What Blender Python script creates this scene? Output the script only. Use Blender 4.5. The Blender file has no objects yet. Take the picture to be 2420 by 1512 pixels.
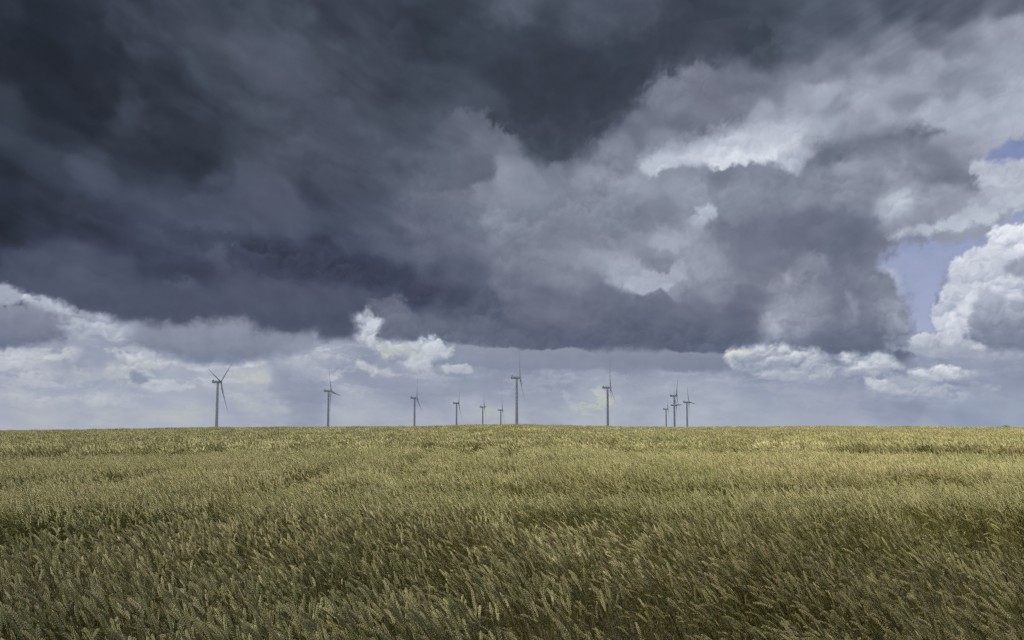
import bpy, math, numpy as np
from mathutils import Matrix, Vector
R = math.radians
scene = bpy.context.scene
COL = scene.collection

def tag(o, label=None, cat=None, group=None, kind=None):
    if label: o['label'] = label
    if cat: o['category'] = cat
    if group: o['group'] = group
    if kind: o['kind'] = kind
    return o

def mesh_obj(name, verts, faces, mat=None, parent=None, smooth=False, link=True):
    me = bpy.data.meshes.new(name)
    me.from_pydata([tuple(v) for v in verts], [], [tuple(f) for f in faces])
    if smooth: me.shade_smooth()
    if mat: me.materials.append(mat)
    o = bpy.data.objects.new(name, me)
    if link: COL.objects.link(o)
    if parent: o.parent = parent
    return o

def new_mat(name):
    m = bpy.data.materials.new(name); m.use_nodes = True
    nt = m.node_tree; nt.nodes.clear()
    out = nt.nodes.new('ShaderNodeOutputMaterial')
    return m, nt, out
def N(nt, t, **k):
    n = nt.nodes.new(t)
    for a, b in k.items(): setattr(n, a, b)
    return n
# ------------------------------------------------------------------ sky field
# Cloud brightness is laid out in angular units (1 unit = 1/1611 rad), so the
# dome carries it by direction; noise warps and breaks it up at every scale.
F_P, CXP, CYP, PITCH = 1611.0, 1209.5, 756.0, math.radians(3.7)
HOR = 1008.0
SW = (HOR - CYP) - F_P * math.tan(PITCH)

def ray(x, y):
    x = np.asarray(x, float); y = np.asarray(y, float)
    xc = (x - CXP) / F_P; yc = (CYP - y + SW) / F_P
    c, s = math.cos(PITCH), math.sin(PITCH)
    return xc, c - yc * s, s + yc * c

def to_uv(x, y):
    dx, dy, dz = ray(x, y)
    az = np.arctan2(dx, dy); el = np.arctan2(dz, np.hypot(dx, dy))
    return F_P * az + CXP, HOR - F_P * el

def _h(ix, iy, seed):
    n = (ix * 374761393 + iy * 668265263 + seed * 1442695041) & 0xffffffff
    n = ((n ^ (n >> 13)) * 1274126177) & 0xffffffff
    n = ((n ^ (n >> 16)) * 2246822519) & 0xffffffff
    return ((n ^ (n >> 15)) & 0xffffff) / float(0xffffff)

def gnoise(x, y, seed):
    xi = np.floor(x).astype(np.int64); yi = np.floor(y).astype(np.int64)
    xf = x - xi; yf = y - yi
    u = xf * xf * xf * (xf * (xf * 6 - 15) + 10); v = yf * yf * yf * (yf * (yf * 6 - 15) + 10)
    def g(ax, ay):
        a = _h(xi + ax, yi + ay, seed) * 2 * math.pi
        return np.cos(a) * (xf - ax) + np.sin(a) * (yf - ay)
    a = g(0, 0); b = g(1, 0); c = g(0, 1); d = g(1, 1)
    return 1.5 * ((a * (1 - u) + b * u) * (1 - v) + (c * (1 - u) + d * u) * v)

def fbm(x, y, seed, oc=5, gain=.5, rot=.5):
    r = 0; a = 1; t = 0; c, s = math.cos(rot), math.sin(rot)
    for k in range(oc):
        r = r + a * gnoise(x, y, seed + 17 * k); t += a; a *= gain
        x, y = 2.03 * (c * x - s * y), 2.03 * (s * x + c * y)
    return r / t

def billow(x, y, seed, oc=4, gain=.5):
    r = 0; a = 1; t = 0
    for k in range(oc):
        r = r + a * np.abs(gnoise(x, y, seed + 31 * k)); t += a; a *= gain
        x, y = 2.07 * (.8 * x - .6 * y), 2.07 * (.6 * x + .8 * y)
    return 1 - 2.6 * r / t          # bright puffs, dark creases

def lobes(x, y, seed, lx=-.35, ly=-.94, k=4.5):
    """cauliflower relief: rounded cells, returns (height 0..1, light from above-left)"""
    xi = np.floor(x).astype(np.int64); yi = np.floor(y).astype(np.int64)
    W = np.zeros_like(x); H = np.zeros_like(x); D = np.zeros_like(x)
    for ax in (-1, 0, 1):
        for ay in (-1, 0, 1):
            cx = xi + ax; cy = yi + ay
            dx = x - (cx + .15 + .7 * _h(cx, cy, seed)); dy = y - (cy + .15 + .7 * _h(cx, cy, seed + 7))
            r = .75 + .5 * _h(cx, cy, seed + 13)
            q = (dx * dx + dy * dy) / (r * r)
            w = np.exp(-k * q)
            W += w; H += w * (1 - q); D += w * (dx * lx + dy * ly) / r
    return H / W, D / W

SAMPLES = """
0 0 56;100 50 44;100 150 42;0 150 42;200 150 46;190 60 48;260 50 62;320 50 68;400 50 72;500 80 77;600 100 84;660 110 86;700 50 70;800 60 60;800 130 74
330 120 64;280 150 50;400 190 56;500 150 75;600 200 80;700 250 80;800 280 84;800 200 78;0 260 66;30 290 66;220 280 46;180 230 44;100 240 46;260 220 48;315 265 64;400 300 58;350 340 54;450 385 50;150 370 62;230 410 78;190 385 74;100 420 62;0 400 52
0 480 48;200 480 68;400 450 70;500 420 76;600 400 82;650 440 86;690 480 88;740 460 72;700 400 80;800 450 82;560 320 72;480 280 66;100 320 56;300 400 60;300 470 70
0 520 46;100 520 56;200 540 62;300 560 64;400 540 78;0 560 48;0 600 54;50 620 78;120 600 76;200 610 84;300 640 80;400 632 68;470 640 64;350 628 70;480 600 82;560 540 80;600 520 88;700 535 92;640 590 62;600 600 64;700 620 63;800 640 62;800 560 86;760 590 66;550 655 82;640 680 88;800 705 90;300 705 84;400 715 82;460 715 80;230 690 84;560 735 86;650 740 90;720 770 84;800 780 86;100 690 88;40 660 84;200 660 88;420 675 90
860 640 58;950 660 66;1000 688 72;1080 705 82;900 560 90;1000 580 98;1100 560 114;1200 600 128;1100 640 104;1200 680 116;1000 640 84;900 690 92;860 730 88;1180 500 146;1250 520 142;1300 560 130;1400 540 138;1500 520 124;1560 490 132;1350 650 136;1300 720 114;1400 740 108;1500 740 106;1600 740 110;1200 780 100;1300 800 94;1100 760 110;1030 730 104;1200 740 108;1400 800 96;1500 800 94;1600 810 96;1380 600 138;1420 700 120;1500 710 112;1600 690 128
1213 10 92;1100 60 66;900 60 66;850 130 72;1000 100 64;1080 30 60;1190 80 80;1130 95 76;1300 80 64;1400 50 84;1500 40 84;1600 60 70;1300 150 58;1200 180 60;1400 180 58;1500 160 64;1450 220 62;1580 170 84;850 200 80;920 200 72;1000 200 76;1000 300 86;900 300 86;1100 275 96;1150 275 104;1230 265 62;1290 280 58;1350 290 64;1280 330 70;1310 378 90;1200 340 124;1150 330 112;1380 345 112;1400 300 96;1500 300 116;1560 220 124;1600 240 132;1600 300 116;1450 370 132;1580 340 138;1200 400 146;1140 400 100;1000 400 98;900 400 90;1100 470 120;1000 500 104;1300 420 136;1400 420 144;1500 450 144;1300 480 138;1600 450 146;1060 330 98;1480 250 84;1420 250 68;1330 220 56
1640 50 64;1700 30 70;1800 60 80;1850 90 86;1750 100 76;1900 60 88;2000 40 86;2100 30 76;2200 30 80;2300 20 88;2400 15 98;2400 60 140;2375 66 160;2300 90 130;2200 80 106;2100 90 124;2050 60 106;1700 150 92;1800 130 78;1900 120 92;1950 170 130;2000 130 118;2100 150 124;2200 150 150;2300 130 150;2400 130 158;1650 200 106;1720 180 110;1800 200 118;1850 225 132;1750 250 120;1900 230 152;1950 213 172;2050 205 162;2150 200 160;2250 190 140;2350 190 148;2419 200 166;1990 245 132;2080 255 154;2150 240 140;2200 260 170;2300 240 176;2400 260 186;1650 270 124;1805 262 160;1900 280 160;2000 280 174;2100 285 174;2200 290 166;2300 300 162;2100 350 150;2000 390 158;1900 420 146;2100 400 150;2200 380 134;2280 330 150;2330 330 162;1650 400 136;1700 415 126;1640 480 148;1750 430 138;1850 440 134;1950 440 130;2050 450 128;2150 420 138;2200 440 122;2300 440 124;2350 410 180;2400 450 186;1800 500 124;2000 500 130;2112 492 180;2200 490 150;2300 490 158
1700 560 130;1800 540 124;1900 540 112;2000 560 108;2050 590 116;1800 600 124;1650 620 148;1700 680 138;1750 740 112;1650 780 104;1720 815 104;1900 700 124;1960 690 132;2000 740 126;2050 780 116;2000 810 106;2100 810 104;1950 620 122;2040 660 130;2110 720 132;1880 800 112
0 850 178;100 870 176;200 830 168;300 800 162;0 900 172;100 910 172;200 900 172;300 870 176;0 940 180;100 960 182;200 970 178;300 940 174;400 900 178;500 900 174;600 890 188;640 930 170;700 920 158;720 950 156;800 930 172;880 940 172;0 1000 174;200 1000 176;400 1000 177;600 1000 176;800 1000 174;1000 1000 172;1200 1000 168;1400 1000 168;1600 1000 166;1800 1000 162;2000 1000 158;2200 1000 152;2419 1000 154
740 800 168;700 870 170;800 860 168;820 830 172;900 860 160;950 880 162;900 920 156;1000 930 156;1000 890 168;1100 900 164;1100 950 164;1200 920 160;1300 910 158;1400 900 164;1400 960 164;1500 930 158;1600 930 162;1700 910 164;1600 890 166;1800 920 158;1900 930 156;2000 920 152;2080 960 148;2150 960 142;2200 850 158;2300 850 160;2400 860 154;2250 930 150;2400 930 154;2300 980 146;1900 980 160;1900 870 168
-300 300 46;-300 700 60;-300 900 165;-700 500 70;-700 900 160;2700 300 175;2700 600 185;2700 800 150;2800 950 160;3300 500 150;3300 900 165;-300 0 46;600 -200 62;1300 -200 66;2000 -200 80;2600 -200 110;-900 0 60;3300 0 130;4200 400 150;-1800 400 100;4200 900 170;-1800 900 165;1200 -700 80;3300 -600 110;-900 -600 70
"""
def _samples():
    a = np.array([[float(v) for v in t.split()] for t in SAMPLES.replace('\n', ';').split(';') if t.strip()])
    inside = (a[:, 0] >= -50) & (a[:, 0] <= 2470) & (a[:, 1] >= -50)
    U, V = to_uv(a[:, 0], a[:, 1])
    U = np.where(inside, U, a[:, 0]); V = np.where(inside, V, a[:, 1])
    return U, V, a[:, 2]

# name-less cloud pieces: outline, L at top, L at bottom, feather, roughness px, opacity, puff contrast, texture scale
def P(s): return [tuple(float(v) for v in t.split(',')) for t in s.split()]
PIECES = [
 # broad storm deck lower edge, left
 (P("-400,560 0,600 60,640 300,660 600,650 850,690 880,705 872,745 850,787 760,790 700,788 640,784 590,776 565,756 520,749 470,754 400,757 300,750 200,735 110,712 50,692 20,672 -20,662 -400,660"), 88,84, 11,15,0.85,6,90,(400,640,400,730)),
 (P("190,690 420,690 520,700 540,735 460,748 350,752 240,735"), 86,80, 20,14,0.7,6,80),
 (P("300,622 400,610 505,622 520,650 440,660 360,650"), 64,62, 20,14,0.5,5,60),
 (P("540,585 640,565 760,590 900,620 1000,650 1160,700 1170,718 1060,718 900,700 760,688 640,665 560,640"), 66,70, 24,20,0.65,8,90,None,'R'),
 (P("340,345 400,350 455,360 485,400 480,415 440,412 410,395 395,375 345,365"), 54,54, 14,10,0.55,4,40),
 (P("295,240 335,245 333,290 300,305 288,270"), 74,66, 10,9,.6,2,40),
 (P("145,360 180,372 240,405 275,425 280,436 240,432 190,405 160,385"), 86,80, 9,8,.6,2,50),
 (P("560,370 620,390 680,440 735,505 720,530 640,520 600,470 560,430"), 88,90, 12,7,.5,2,60),
 (P("380,480 450,465 560,450 650,470 700,505 730,545 640,560 560,556 480,540 400,530"), 84,86, 14,14,.5,6,90,None,'B'),
 (P("385,530 450,545 560,556 560,575 480,585 420,570 385,548"), 66,66, 16,14,0.5,4,60),
 (P("0,600 120,590 280,600 300,625 150,640 0,635"), 88,84, 20,12,.6,5,90),
 (P("560,655 700,668 860,690 850,720 700,722 600,700 540,680"), 90,86, 16,12,.6,6,80),
 (P("600,745 700,740 830,750 840,780 760,786 640,780"), 80,84, 14,12,0.5,5,60),
 (P("-40,295 20,310 100,350 160,400 120,420 40,370 -40,340"), 74,66, 12,12,.5,5,70),
 (P("600,90 700,100 760,150 740,220 660,260 600,200"), 88,86, 26,18,.5,5,90),
 (P("1010,440 1080,430 1120,460 1090,520 1060,600 1000,640 960,560 980,490"), 112,104, 20,16,.5,8,70),
 (P("1290,470 1400,455 1500,470 1480,540 1380,560 1290,540"), 136,128, 22,16,.5,10,60),
 (P("1700,560 1790,520 1960,500 2080,520 2010,590 1880,600 1740,610"), 110,108, 24,18,.55,7,80),
 (P("1920,610 2040,600 2100,640 2110,740 2000,790 1930,760 1960,700"), 122,112, 20,16,.5,8,70),
 (P("1560,140 1640,130 1700,170 1660,240 1560,250 1500,240"), 132,122, 20,16,.6,10,60,None,'R'),
 (P("1180,480 1260,470 1300,560 1260,680 1180,700 1140,600"), 132,118, 24,16,.5,9,70),
 (P("1870,690 1890,640 1915,600 1935,610 1925,680 1935,740 1900,790 1860,800 1880,740"), 150,146, 22,20,.5,10,50),
 (P("2040,640 2075,630 2100,660 2110,720 2090,780 2060,740"), 140,130, 20,18,.5,9,45),
 (P("1690,455 1760,440 1830,455 1800,500 1730,520 1690,500"), 148,140, 24,18,.45,9,50),
 (P("1880,430 1960,410 2050,420 2100,445 2000,470 1900,465"), 146,138, 22,16,.45,9,50),
 # top-centre dark deck with ragged base
 (P("900,40 1100,70 1300,60 1520,90 1640,40 1800,60 1840,110 1700,130 1560,175 1500,230 1440,300 1400,318 1390,350 1330,372 1290,372 1245,340 1235,305 1200,298 1165,290 1150,262 1120,255 1000,262 900,240 850,150"), 64,62, 26,18,0.65,5,90,(860,120,1200,160)),
 (P("1162,245 1300,235 1430,240 1440,290 1400,320 1375,338 1330,368 1300,372 1262,350 1238,325 1232,303 1200,297 1168,288"), 60,78, 13,17,0.8,7,60,(1300,225,1300,290)),
 # nose
 (P("880,360 1000,350 1110,362 1160,372 1172,392 1168,420 1150,428 1120,436 1050,450 900,480"), 104,98, 7,8,0.8,6,60,(960,400,1130,400)),
 (P("1172,380 1215,372 1260,395 1300,440 1240,470 1180,480 1125,480 1118,440 1150,430 1170,418"), 150,138, 9,9,.6,5,60),
 # upper-right streaks
 (P("1870,235 1930,210 1985,195 2010,215 1960,232 1900,250"), 176,166, 12,12,.6,5,60),
 (P("2020,230 2100,195 2130,200 2080,240 2040,260"), 172,166, 14,12,.6,5,60),
 (P("1770,275 1800,258 1830,255 1835,275 1790,290"), 164,158, 10,9,.6,5,50),
 (P("2150,290 2260,225 2419,215 2500,215 2500,320 2419,316 2370,340 2300,310"), 172,176, 20,14,.6,8,80),
 (P("2340,60 2390,50 2450,50 2450,110 2360,90"), 172,150, 12,12,.6,8,50),
 # big white streak and dark one beside it
 (P("1515,395 1560,368 1640,350 1700,325 1760,308 1850,300 1915,302 2000,312 1960,345 1915,370 1885,403 1865,402 1840,385 1790,380 1740,388 1690,392 1640,386 1590,392 1555,405"), 224,212, 5,9,.95,17,42,None,'T'),
 (P("1500,380 1600,340 1700,300 1800,290 1950,292 2100,296 2200,300 2000,325 1900,330 1700,360 1600,392 1510,410"), 176,176, 22,14,.6,5,60),
 (P("1905,385 1915,350 1960,325 2050,306 2150,303 2220,312 2150,335 2080,352 2020,362 1985,376 1945,388"), 106,106, 12,11,0.92,6,60,None,'L'),
 # middle light knobs
 (P("1560,435 1640,425 1665,440 1670,465 1690,495 1692,512 1672,520 1660,545 1630,560 1560,540"), 152,158, 5,9,.7,10,45,(1560,490,1670,480)),
 (P("1645,500 1680,490 1693,510 1672,525 1660,548 1645,540"), 196,172, 7,11,0.75,14,22,None,'B'),
 (P("1530,575 1560,555 1600,555 1625,572 1605,590 1560,592"), 186,176, 14,10,.8,8,40,None,"T"),
 (P("1420,610 1480,600 1540,640 1600,628 1620,610 1610,650 1580,690 1540,692 1500,695 1470,680 1440,655"), 176,192, 6,12,.9,14,40,None,"T"),
 (P("1380,600 1480,560 1600,540 1680,560 1660,640 1600,700 1480,700 1400,670"), 158,158, 30,16,.5,6,60),
 (P("1530,615 1590,612 1580,645 1550,640"), 128,126, 7,10,.75,6,30),
 (P("1380,690 1420,670 1470,688 1520,700 1560,688 1575,700 1600,720 1500,760 1380,760"), 112,106, 6,8,.7,4,40,(1450,770,1450,700)),
 # wedge between the two right-hand shower clouds
 (P("1836,672 1862,690 1900,720 1905,760 1880,800 1800,812 1790,792 1815,745 1838,710"), 156,162, 10,14,.75,12,45,None,"R"),
 (P("1800,780 1820,745 1850,750 1840,790"), 182,176, 6,8,.6,10,30),
 (P("2000,690 2012,700 2030,740 2020,760 2005,730"), 160,150, 6,7,.6,6,30),
 (P("1850,648 1862,640 1872,655 1860,672"), 178,168, 5,5,.7,6,20),
 # flat bases
 (P("990,735 1100,740 1300,760 1500,770 1800,750 1800,780 1780,800 1740,825 1690,834 1600,834 1500,824 1400,822 1300,827 1200,824 1110,812 1050,800 1015,790"), 110,97, 13,14,0.7,8,90,(1400,745,1400,800)),
 (P("1860,800 1960,790 2100,790 2160,800 2165,816 2120,825 2030,828 1940,822 1870,820"), 114,108, 12,12,0.7,6,60,(1990,785,1990,812),'R'),
 (P("1050,812 1200,824 1350,826 1520,826 1650,836 1720,834 1760,850 1770,866 1720,876 1640,878 1560,870 1440,868 1320,872 1180,868 1080,862 1000,868 960,850 990,830"), 152,138, 5,6,.9,4,60),
 (P("1380,838 1720,842 1760,860 1700,874 1600,872 1500,864"), 138,128, 10,5,.6,3,60),
 # gap with bright rims
 (P("885,712 930,704 975,735 1005,780 1010,806 960,822 880,812 860,790 880,750"), 116,112, 14,16,0.7,8,30),
 (P("850,750 872,742 895,745 905,760 900,790 930,806 985,808 1010,800 1040,806 1064,828 1020,856 985,862 950,846 895,834 865,814 848,792"), 200,192, 8,15,0.92,20,26),
 (P("905,762 930,748 965,752 985,780 975,800 940,800 905,798 890,790"), 118,104, 6,12,0.95,6,30),
 (P("965,852 1000,845 1020,865 990,868"), 196,190, 4,8,.8,10,18),
 (P("1035,868 1060,864 1110,868 1118,876 1090,880 1050,878"), 200,188, 5,8,0.75,14,18),
 # left lower: cumulus, broken light clouds
 (P("0,668 18,672 45,695 62,712 40,722 -60,720 -60,672"), 182,176, 6,9,.85,10,30),
 (P("68,712 110,712 150,722 200,742 260,760 330,782 345,800 300,810 240,800 190,778 140,752 100,742 75,728"), 198,172, 5,12,.9,20,32,None,"B"),
 (P("-80,728 0,722 60,722 100,730 122,745 125,765 155,785 150,800 110,805 60,818 0,820 -80,822"), 146,108, 6,10,.95,6,36),
 (P("300,800 330,770 420,772 520,758 570,758 600,780 680,790 740,800 740,815 690,840 610,850 540,858 450,856 380,842 340,825"), 150,126, 8,10,.92,5,50),
 (P("380,770 600,762 560,800 480,810 400,800"), 152,148, 12,10,.5,6,40),
 (P("150,825 170,822 185,835 178,850 160,842"), 205,186, 7,9,0.75,16,18),
 (P("175,840 210,835 230,860 240,885 200,870"), 160,158, 7,9,.7,6,26),
 (P("280,835 330,835 380,845 430,855 410,865 340,858 300,850"), 208,184, 8,13,0.75,20,24),
 (P("-60,850 60,846 110,855 150,875 200,880 280,866 340,872 350,885 300,892 240,888 180,900 120,888 60,872 -60,868"), 192,184, 10,11,0.6,12,40),
 (P("310,882 335,882 350,900 330,906 312,900"), 142,140, 5,8,0.8,6,18),
 (P("350,898 410,898 415,905 360,908"), 198,190, 4,4,.7,5,18),
 (P("-60,925 30,922 80,932 120,935 160,948 60,952 -60,948"), 192,184, 9,10,0.6,12,36),
 (P("180,940 230,935 300,952 340,955 300,962 210,956"), 190,184, 9,9,0.5,10,30),
 (P("470,890 520,880 620,880 655,895 660,915 560,910 480,902"), 190,186, 18,12,0.45,10,40),
 (P("560,955 600,948 650,955 690,970 620,975 570,968"), 186,184, 16,8,0.4,8,30),
 (P("650,870 700,860 760,880 780,905 790,945 740,952 680,948 650,930 640,900"), 158,146, 16,14,.6,4,60),
 (P("690,860 740,855 790,880 800,892 770,895 720,875"), 192,180, 9,12,0.65,16,26,None,'T'),
 (P("845,852 870,862 890,876 880,886 860,872 842,862"), 200,186, 5,9,0.75,16,16),
 (P("890,880 930,878 950,888 920,892"), 200,188, 5,8,0.75,14,14),
 (P("780,890 795,892 790,900 780,898"), 196,190, 3,4,.8,6,12),
 (P("900,895 1000,890 1090,905 1110,930 1080,942 960,944 880,940"), 154,150, 16,10,.6,4,60),
 # warm low clouds near the horizon
 (P("1340,952 1380,962 1412,950 1418,935 1400,922 1430,920 1440,928 1432,940 1440,950 1420,962 1390,972 1350,966"), 190,180, 6,10,0.85,14,20),
 (P("1330,922 1345,932 1340,945 1328,935"), 184,178, 6,6,0.6,8,14),
 (P("1450,960 1490,955 1530,962 1520,972 1460,972"), 176,172, 12,7,0.45,8,24),
 (P("1090,935 1160,952 1200,980 1170,985 1110,962"), 176,173, 18,9,0.4,8,36),
 (P("820,928 900,938 920,950 860,952 810,945"), 176,172, 16,9,0.4,8,36),
 (P("1410,880 1450,885 1500,920 1520,950 1480,955 1440,930"), 164,162, 8,9,.5,5,36),
 (P("1690,940 1720,938 1745,948 1700,952"), 172,168, 5,6,.5,5,20),
 # small cumuli right
 (P("1712,848 1725,825 1760,822 1800,818 1860,820 1910,826 1960,850 1975,870 1955,888 1900,890 1860,892 1800,880 1750,870"), 210,150, 6,11,0.95,28,30,None,'B'),
 (P("1740,850 1780,845 1850,855 1880,870 1840,882 1780,872"), 158,148, 12,10,0.7,10,30),
 (P("1782,884 1840,878 1900,885 1960,875 1962,888 1900,896 1830,894"), 190,178, 5,7,.7,14,24),
 (P("1985,850 1995,838 2040,835 2080,842 2110,850 2136,868 2130,878 2100,885 2040,892 2005,886"), 216,150, 5,9,1,28,26,None,'B'),
 (P("2152,880 2180,872 2210,864 2240,866 2262,868 2290,885 2302,904 2270,908 2220,910 2180,906 2165,895"), 216,158, 5,9,1,26,24,None,'B'),
 (P("2054,898 2070,893 2085,898 2090,910 2120,918 2150,922 2200,915 2250,925 2262,935 2230,944 2190,940 2140,935 2090,928 2060,922"), 204,168, 6,9,0.95,20,22,None,'B'),
 (P("2090,890 2130,888 2150,900 2200,906 2150,912 2100,908"), 186,174, 7,7,0.6,10,22),
 (P("2312,918 2330,910 2355,914 2360,924 2320,928"), 178,168, 7,6,0.6,8,16),
 # white backing of the shower cloud and lighter lobes
 (P("2100,560 2150,545 2200,548 2260,540 2320,520 2380,500 2419,480 2419,440 2370,455 2300,480 2220,520 2140,540"), 178,196, 8,11,.8,12,40),
 (P("2300,390 2340,372 2400,362 2460,360 2460,480 2400,500 2370,480 2330,470 2310,430"), 188,186, 9,13,.8,14,44),
 (P("2095,628 2120,628 2132,650 2138,690 2125,690 2115,660 2100,645"), 206,180, 4,7,.75,16,22),
 (P("2110,745 2125,752 2140,780 2120,775"), 180,170, 4,6,.6,10,18),
]
BLUE = [
 (P("2330,373 2342,356 2375,338 2400,326 2440,312 2470,310 2470,362 2419,362 2370,376 2345,377"), 5,9,1.0, 0),
 (P("2419,420 2440,418 2445,440 2425,438"), 4,5,.9, .2),
 (P("2470,490 2419,505 2380,522 2345,545 2300,573 2240,580 2185,576 2140,578 2115,600 2092,620 2122,632 2136,665 2140,700 2150,740 2150,775 2175,800 2200,796 2225,800 2262,802 2230,780 2215,745 2212,700 2230,655 2262,615 2330,580 2345,558 2332,548 2380,530 2470,505"), 9,17,1.0, .6),
]
PIECES2 = [
 (P("2470,515 2400,532 2345,540 2330,550 2350,560 2322,582 2268,610 2240,642 2232,670 2222,700 2205,735 2206,765 2225,780 2200,790 2172,790 2165,812 2200,828 2330,832 2500,836 2500,515"), 216,188, 6,13,0.97,28,40),
 (P("2320,700 2340,690 2365,700 2372,725 2400,700 2419,690 2480,690 2480,830 2330,828 2300,812 2290,770 2290,730"), 172,122, 9,13,0.9,14,40),
 (P("2376,625 2400,612 2440,600 2440,660 2400,650 2380,640"), 156,150, 6,8,.75,8,30),
 (P("2330,780 2370,770 2440,790 2440,826 2340,824"), 132,122, 14,9,.6,3,50),
 (P("2085,700 2120,690 2140,730 2160,790 2175,825 2120,835 2095,800 2100,750"), 158,160, 16,18,.6,14,34),
 (P("2120,820 2180,806 2260,815 2300,830 2200,840 2130,836"), 176,168, 10,12,.7,12,26),
 (P("2160,800 2180,785 2205,790 2220,812 2190,825 2160,815"), 200,176, 5,8,.75,18,22),
 (P("2110,820 2260,818 2419,834 2419,850 2200,842"), 172,164, 9,5,.6,4,50),
]
WARM = [(1390,950,70,26,10),(1160,965,70,30,8),(860,945,60,20,5),(1480,965,50,14,5),(1740,835,50,14,6),(930,830,60,20,6),(620,895,60,22,5),(280,875,120,20,4),(560,965,120,20,5),(230,990,260,30,3)]

def poly_sd(U, V, pts):
    pu, pv = to_uv([p[0] for p in pts], [p[1] for p in pts])
    d = np.full(U.shape, 1e9); inside = np.zeros(U.shape, bool); n = len(pts)
    for i in range(n):
        ax, ay, bx, by = pu[i], pv[i], pu[(i + 1) % n], pv[(i + 1) % n]
        ex, ey = bx - ax, by - ay; wx, wy = U - ax, V - ay
        t = np.clip((wx * ex + wy * ey) / (ex * ex + ey * ey + 1e-9), 0, 1)
        d = np.minimum(d, (wx - t * ex) ** 2 + (wy - t * ey) ** 2)
        c = ((ay > V) != (by > V)) & (U < (bx - ax) * (V - ay) / (by - ay + 1e-12) + ax)
        inside ^= c
    d = np.sqrt(d)
    return np.where(inside, d, -d), pu.min(), pu.max(), pv.min(), pv.max()

def edge(sd, fe, ro, n1, n2, wide):
    # soft, frayed cloud edge: wide feather eaten into by noise
    fl = 1.25 * fe * (.4 + 2.4 * np.clip(.4 + 2.4 * wide, 0, 1)) + .55 * ro
    x = (sd + ro * (1.3 * n1 + n2)) / fl
    al = np.clip(x + .5, 0, 1)
    return al * al * (3 - 2 * al)

def fade(U, V, fd):
    (x0, y0, x1, y1) = fd
    (a, c), (b, d) = to_uv([x0, x1], [y0, y1])      # a->c in u, b->d in v
    t = ((U - a) * (c - a) + (V - b) * (d - b)) / ((c - a) ** 2 + (d - b) ** 2)
    t = np.clip(t, 0, 1)
    return t * t * (3 - 2 * t)

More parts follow.
